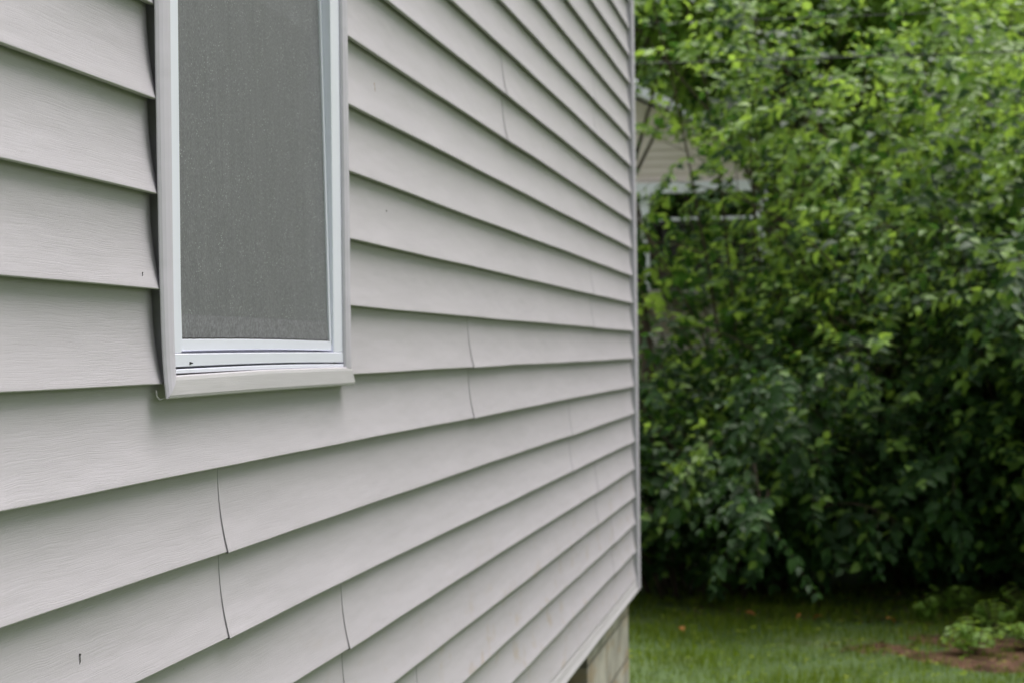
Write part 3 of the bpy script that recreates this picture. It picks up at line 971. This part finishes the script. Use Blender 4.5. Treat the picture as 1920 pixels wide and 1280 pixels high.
# ------------------------------------------------------------------ bare soil, grass, fallen leaves, seedlings
def soil_f(x, y):
    """>0 on the bare soil"""
    d = 0.9 - (((x - 2.35) / 1.25) ** 2 + ((y - 9.55 - 0.10 * (x - 2)) / 0.62) ** 2)
    return d + 0.38 * np.sin(x * 5.1 + y * 2.0) * np.sin(y * 6.3 + 1) + 0.2 * np.sin(x * 13 + 2) * np.sin(y * 11)
sx = np.linspace(0.2, 4.2, 160); sy = np.linspace(8.6, 11.2, 110)
SX, SY = np.meshgrid(sx, sy, indexing='ij')
SZ = terrain(SX, SY) + 0.002 + 0.030 * np.clip(soil_f(SX, SY), -0.5, 0.6) + 0.004 * np.sin(SX * 37) * np.sin(SY * 31)
sv = np.stack([SX, SY, SZ], -1).reshape(-1, 3)
nsx, nsy = len(sx), len(sy)
I, J = np.meshgrid(np.arange(nsx - 1), np.arange(nsy - 1), indexing='ij')
a = (I * nsy + J).ravel()
o = link('bare_soil', np_mesh('bare_soil', sv, np.stack([a, a + nsy, a + nsy + 1, a + 1], 1), [M['soil']], smooth=True))
tag(o, kind='structure')

g = np.random.default_rng(77)
NB = 95000
px = g.uniform(-1.6, 4.6, NB); py = g.uniform(6.2, 12.4, NB)
# clumpy sward, thin on the soil and in the deep shade under the shrubs
dens = 0.55 + 0.45 * np.sin(px * 4.3 + 1.7 * np.sin(py * 3.1)) * np.sin(py * 5.7 + 1.3 * np.sin(px * 2.9))
keep = (soil_f(px, py) < g.uniform(-0.25, 0.35, NB)) & (g.random(NB) < np.clip(dens + .15, .12, 1)) & (g.random(NB) < np.clip((12.3 - py) / 1.6, 0.08, 1))
keep |= (g.random(NB) < 0.5) & (np.sin(px * 9 + 2) * np.sin(py * 12) > 0.25)
keep &= ~((px < 0.02) & (py < YC + .05))
px, py = px[keep], py[keep]; n = len(px)
pos = np.stack([px, py, terrain(px, py) - 0.004], 1)
az = g.uniform(0, 2 * np.pi, n); tl = g.uniform(0.15, 1.1, n)
d = np.stack([np.cos(az) * tl, np.sin(az) * tl, np.ones(n)], 1)
nr_ = np.stack([np.cos(az), np.sin(az), 0.1 * np.ones(n)], 1)
L = g.uniform(0.02, 0.065, n) * (0.55 + 0.9 * np.clip(dens[keep], 0, 1))
V, Q = leaf_verts(pos, d, -nr_, L, g.uniform(0.0028, 0.0052, n), rows=((0, .8), (.5, 1.0), (1, .1)), fold=0.1, droop=-0.35)
o = link('grass', np_mesh('grass', V, Q, [M['grass']], smooth=True))
tag(o, 'short lawn grass running under the shrubs', 'grass', kind='stuff')
print('blades', n)

# dry litter lying on the soil and under the shrubs
n = 2600
px = g.uniform(0.0, 4.2, n); py = g.uniform(8.7, 12.0, n)
kk = (soil_f(px, py) > -0.35) | (py > 10.3); px, py = px[kk], py[kk]; n = len(px)
pos = np.stack([px, py, terrain(px, py) + 0.012 + 0.02 * np.clip(soil_f(px, py), 0, .6)], 1)
az = g.uniform(0, 2 * np.pi, n)
V, Q = leaf_verts(pos, np.stack([np.cos(az), np.sin(az), g.uniform(-.1, .5, n)], 1), np.tile([0., 0, 1], (n, 1)) + g.normal(0, .4, (n, 3)),
                  g.uniform(.012, .055, n), g.uniform(.004, .025, n), droop=.4)
o = link('leaf_litter', np_mesh('leaf_litter', V, Q, [M['litter']], smooth=True))
tag(o, 'brown dry leaf litter scattered over the bare soil', 'leaf litter', kind='stuff')

# clover-like broad weeds in the sward
n = 2600
px = g.uniform(-1.2, 4.4, n); py = g.uniform(8.2, 11.6, n)
pos = np.stack([px, py, terrain(px, py) + g.uniform(0.008, 0.05, n)], 1)
az = g.uniform(0, 2 * np.pi, n)
d = np.stack([np.cos(az), np.sin(az), g.uniform(-.2, .5, n)], 1)
V, Q = leaf_verts(pos, d, np.tile([0., 0, 1], (n, 1)) + g.normal(0, .3, (n, 3)), g.uniform(.018, .045, n), g.uniform(.012, .025, n))
o = link('low_weeds', np_mesh('low_weeds', V, Q, [M['grass']], smooth=True))
tag(o, 'small broad-leaved weeds scattered through the grass', 'weeds', kind='stuff')

FALLEN = [(0.39, 10.35, .085, .3, 'largest orange fallen leaf, at the left, between house corner and shrub'),
  (0.83, 10.28, .07, 2.4, 'reddest fallen leaf, midway along the foot of the shrubs'),
  (0.72, 10.33, .05, 4.0, 'pale yellowish fallen leaf just left of the reddest one'),
  (1.20, 10.25, .08, 1.0, 'dull orange fallen leaf by the near end of the bare soil'),
  (0.06, 9.75, .05, 5.2, 'small faded fallen leaf nearest the house corner')]
def dead_leaf(x, y, s, rz, label):
    V, Q = leaf_verts(np.zeros((1, 3)), np.array([[1., 0, .25]]), np.array([[0, .35, 1.]]), np.array([s]), np.array([s * .6]), droop=.5)
    o = link('fallen_leaf', np_mesh('fallen_leaf', V, Q, [M['deadleaf']], smooth=True), None,
             (x, y, float(terrain(np.array(x), np.array(y))) + 0.05))
    o.rotation_euler = (0.5, 0.2, rz)
    sm = o.modifiers.new('thickness', 'SOLIDIFY'); sm.thickness = 0.001
    tag(o, label, 'fallen leaf', 'orange fallen leaves on the grass')
for args in FALLEN: dead_leaf(*args)

def seedling(seed, x, y, h, n_st, label, sz=.052):
    g = np.random.default_rng(seed)
    P, D, N = [], [], []; st = MB()
    for i in range(n_st):
        a = g.uniform(0, 6.28); r = g.uniform(.2, .9) * h
        tip = np.array([math.cos(a) * r, math.sin(a) * r, h * g.uniform(.5, 1.1)])
        pts = [tip * t * np.array([1, 1, 1]) + np.array([0, 0, .25 * h * t * (1 - t)]) for t in (0, .35, .7, 1)]
        st.tube([tuple(p) for p in pts], .0018, 4)
        for t in np.linspace(.35, 1, 5):
            for sg in (-1, 1):
                P.append(tip * t + np.array([0, 0, .25 * h * t * (1 - t)]))
                D.append(np.array([-math.sin(a) * sg + .5 * math.cos(a), math.cos(a) * sg + .5 * math.sin(a), g.uniform(-.3, .3)]))
                N.append([g.normal(0, .3), g.normal(0, .3), 1])
    n = len(P)
    V, Q = leaf_verts(np.array(P), np.array(D), np.array(N), g.uniform(.7, 1.2, n) * sz, g.uniform(.7, 1.1, n) * sz * .62)
    root = empty('seedling', (x, y, float(terrain(np.array(x), np.array(y)))))
    tag(root, label, 'small plant', 'small leafy plants at the edge of the bare soil')
    link('leaves', np_mesh('leaves', V, Q, [M['leaf_new_lit']], smooth=True), root)
    st.build('stem', M['bark'], root, smooth=True)
seedling(1, 1.62, 9.35, .17, 14, 'light green low plant at the right end of the bare soil, nearest the camera')
seedling(2, 1.80, 10.2, .17, 12, 'leafy plant behind the nearest low one, against the foot of the right-hand shrub')
seedling(3, 1.42, 10.4, .14, 8, 'dark little plant on the far edge of the bare soil, left of the other plants')
seedling(7, 1.95, 9.55, .16, 12, 'light green low plant close to the right edge, beside the nearest one')
seedling(8, 1.62, 10.75, .17, 14, 'dark leafy plant in the shade where grass meets the right-hand shrub')
seedling(9, 2.05, 10.6, .2, 16, 'bushy leafy plant in the shade at the right edge of the picture')
seedling(5, 2.15, 9.7, .22, 10, 'leafy plant past the right end of the picture beside the soil')
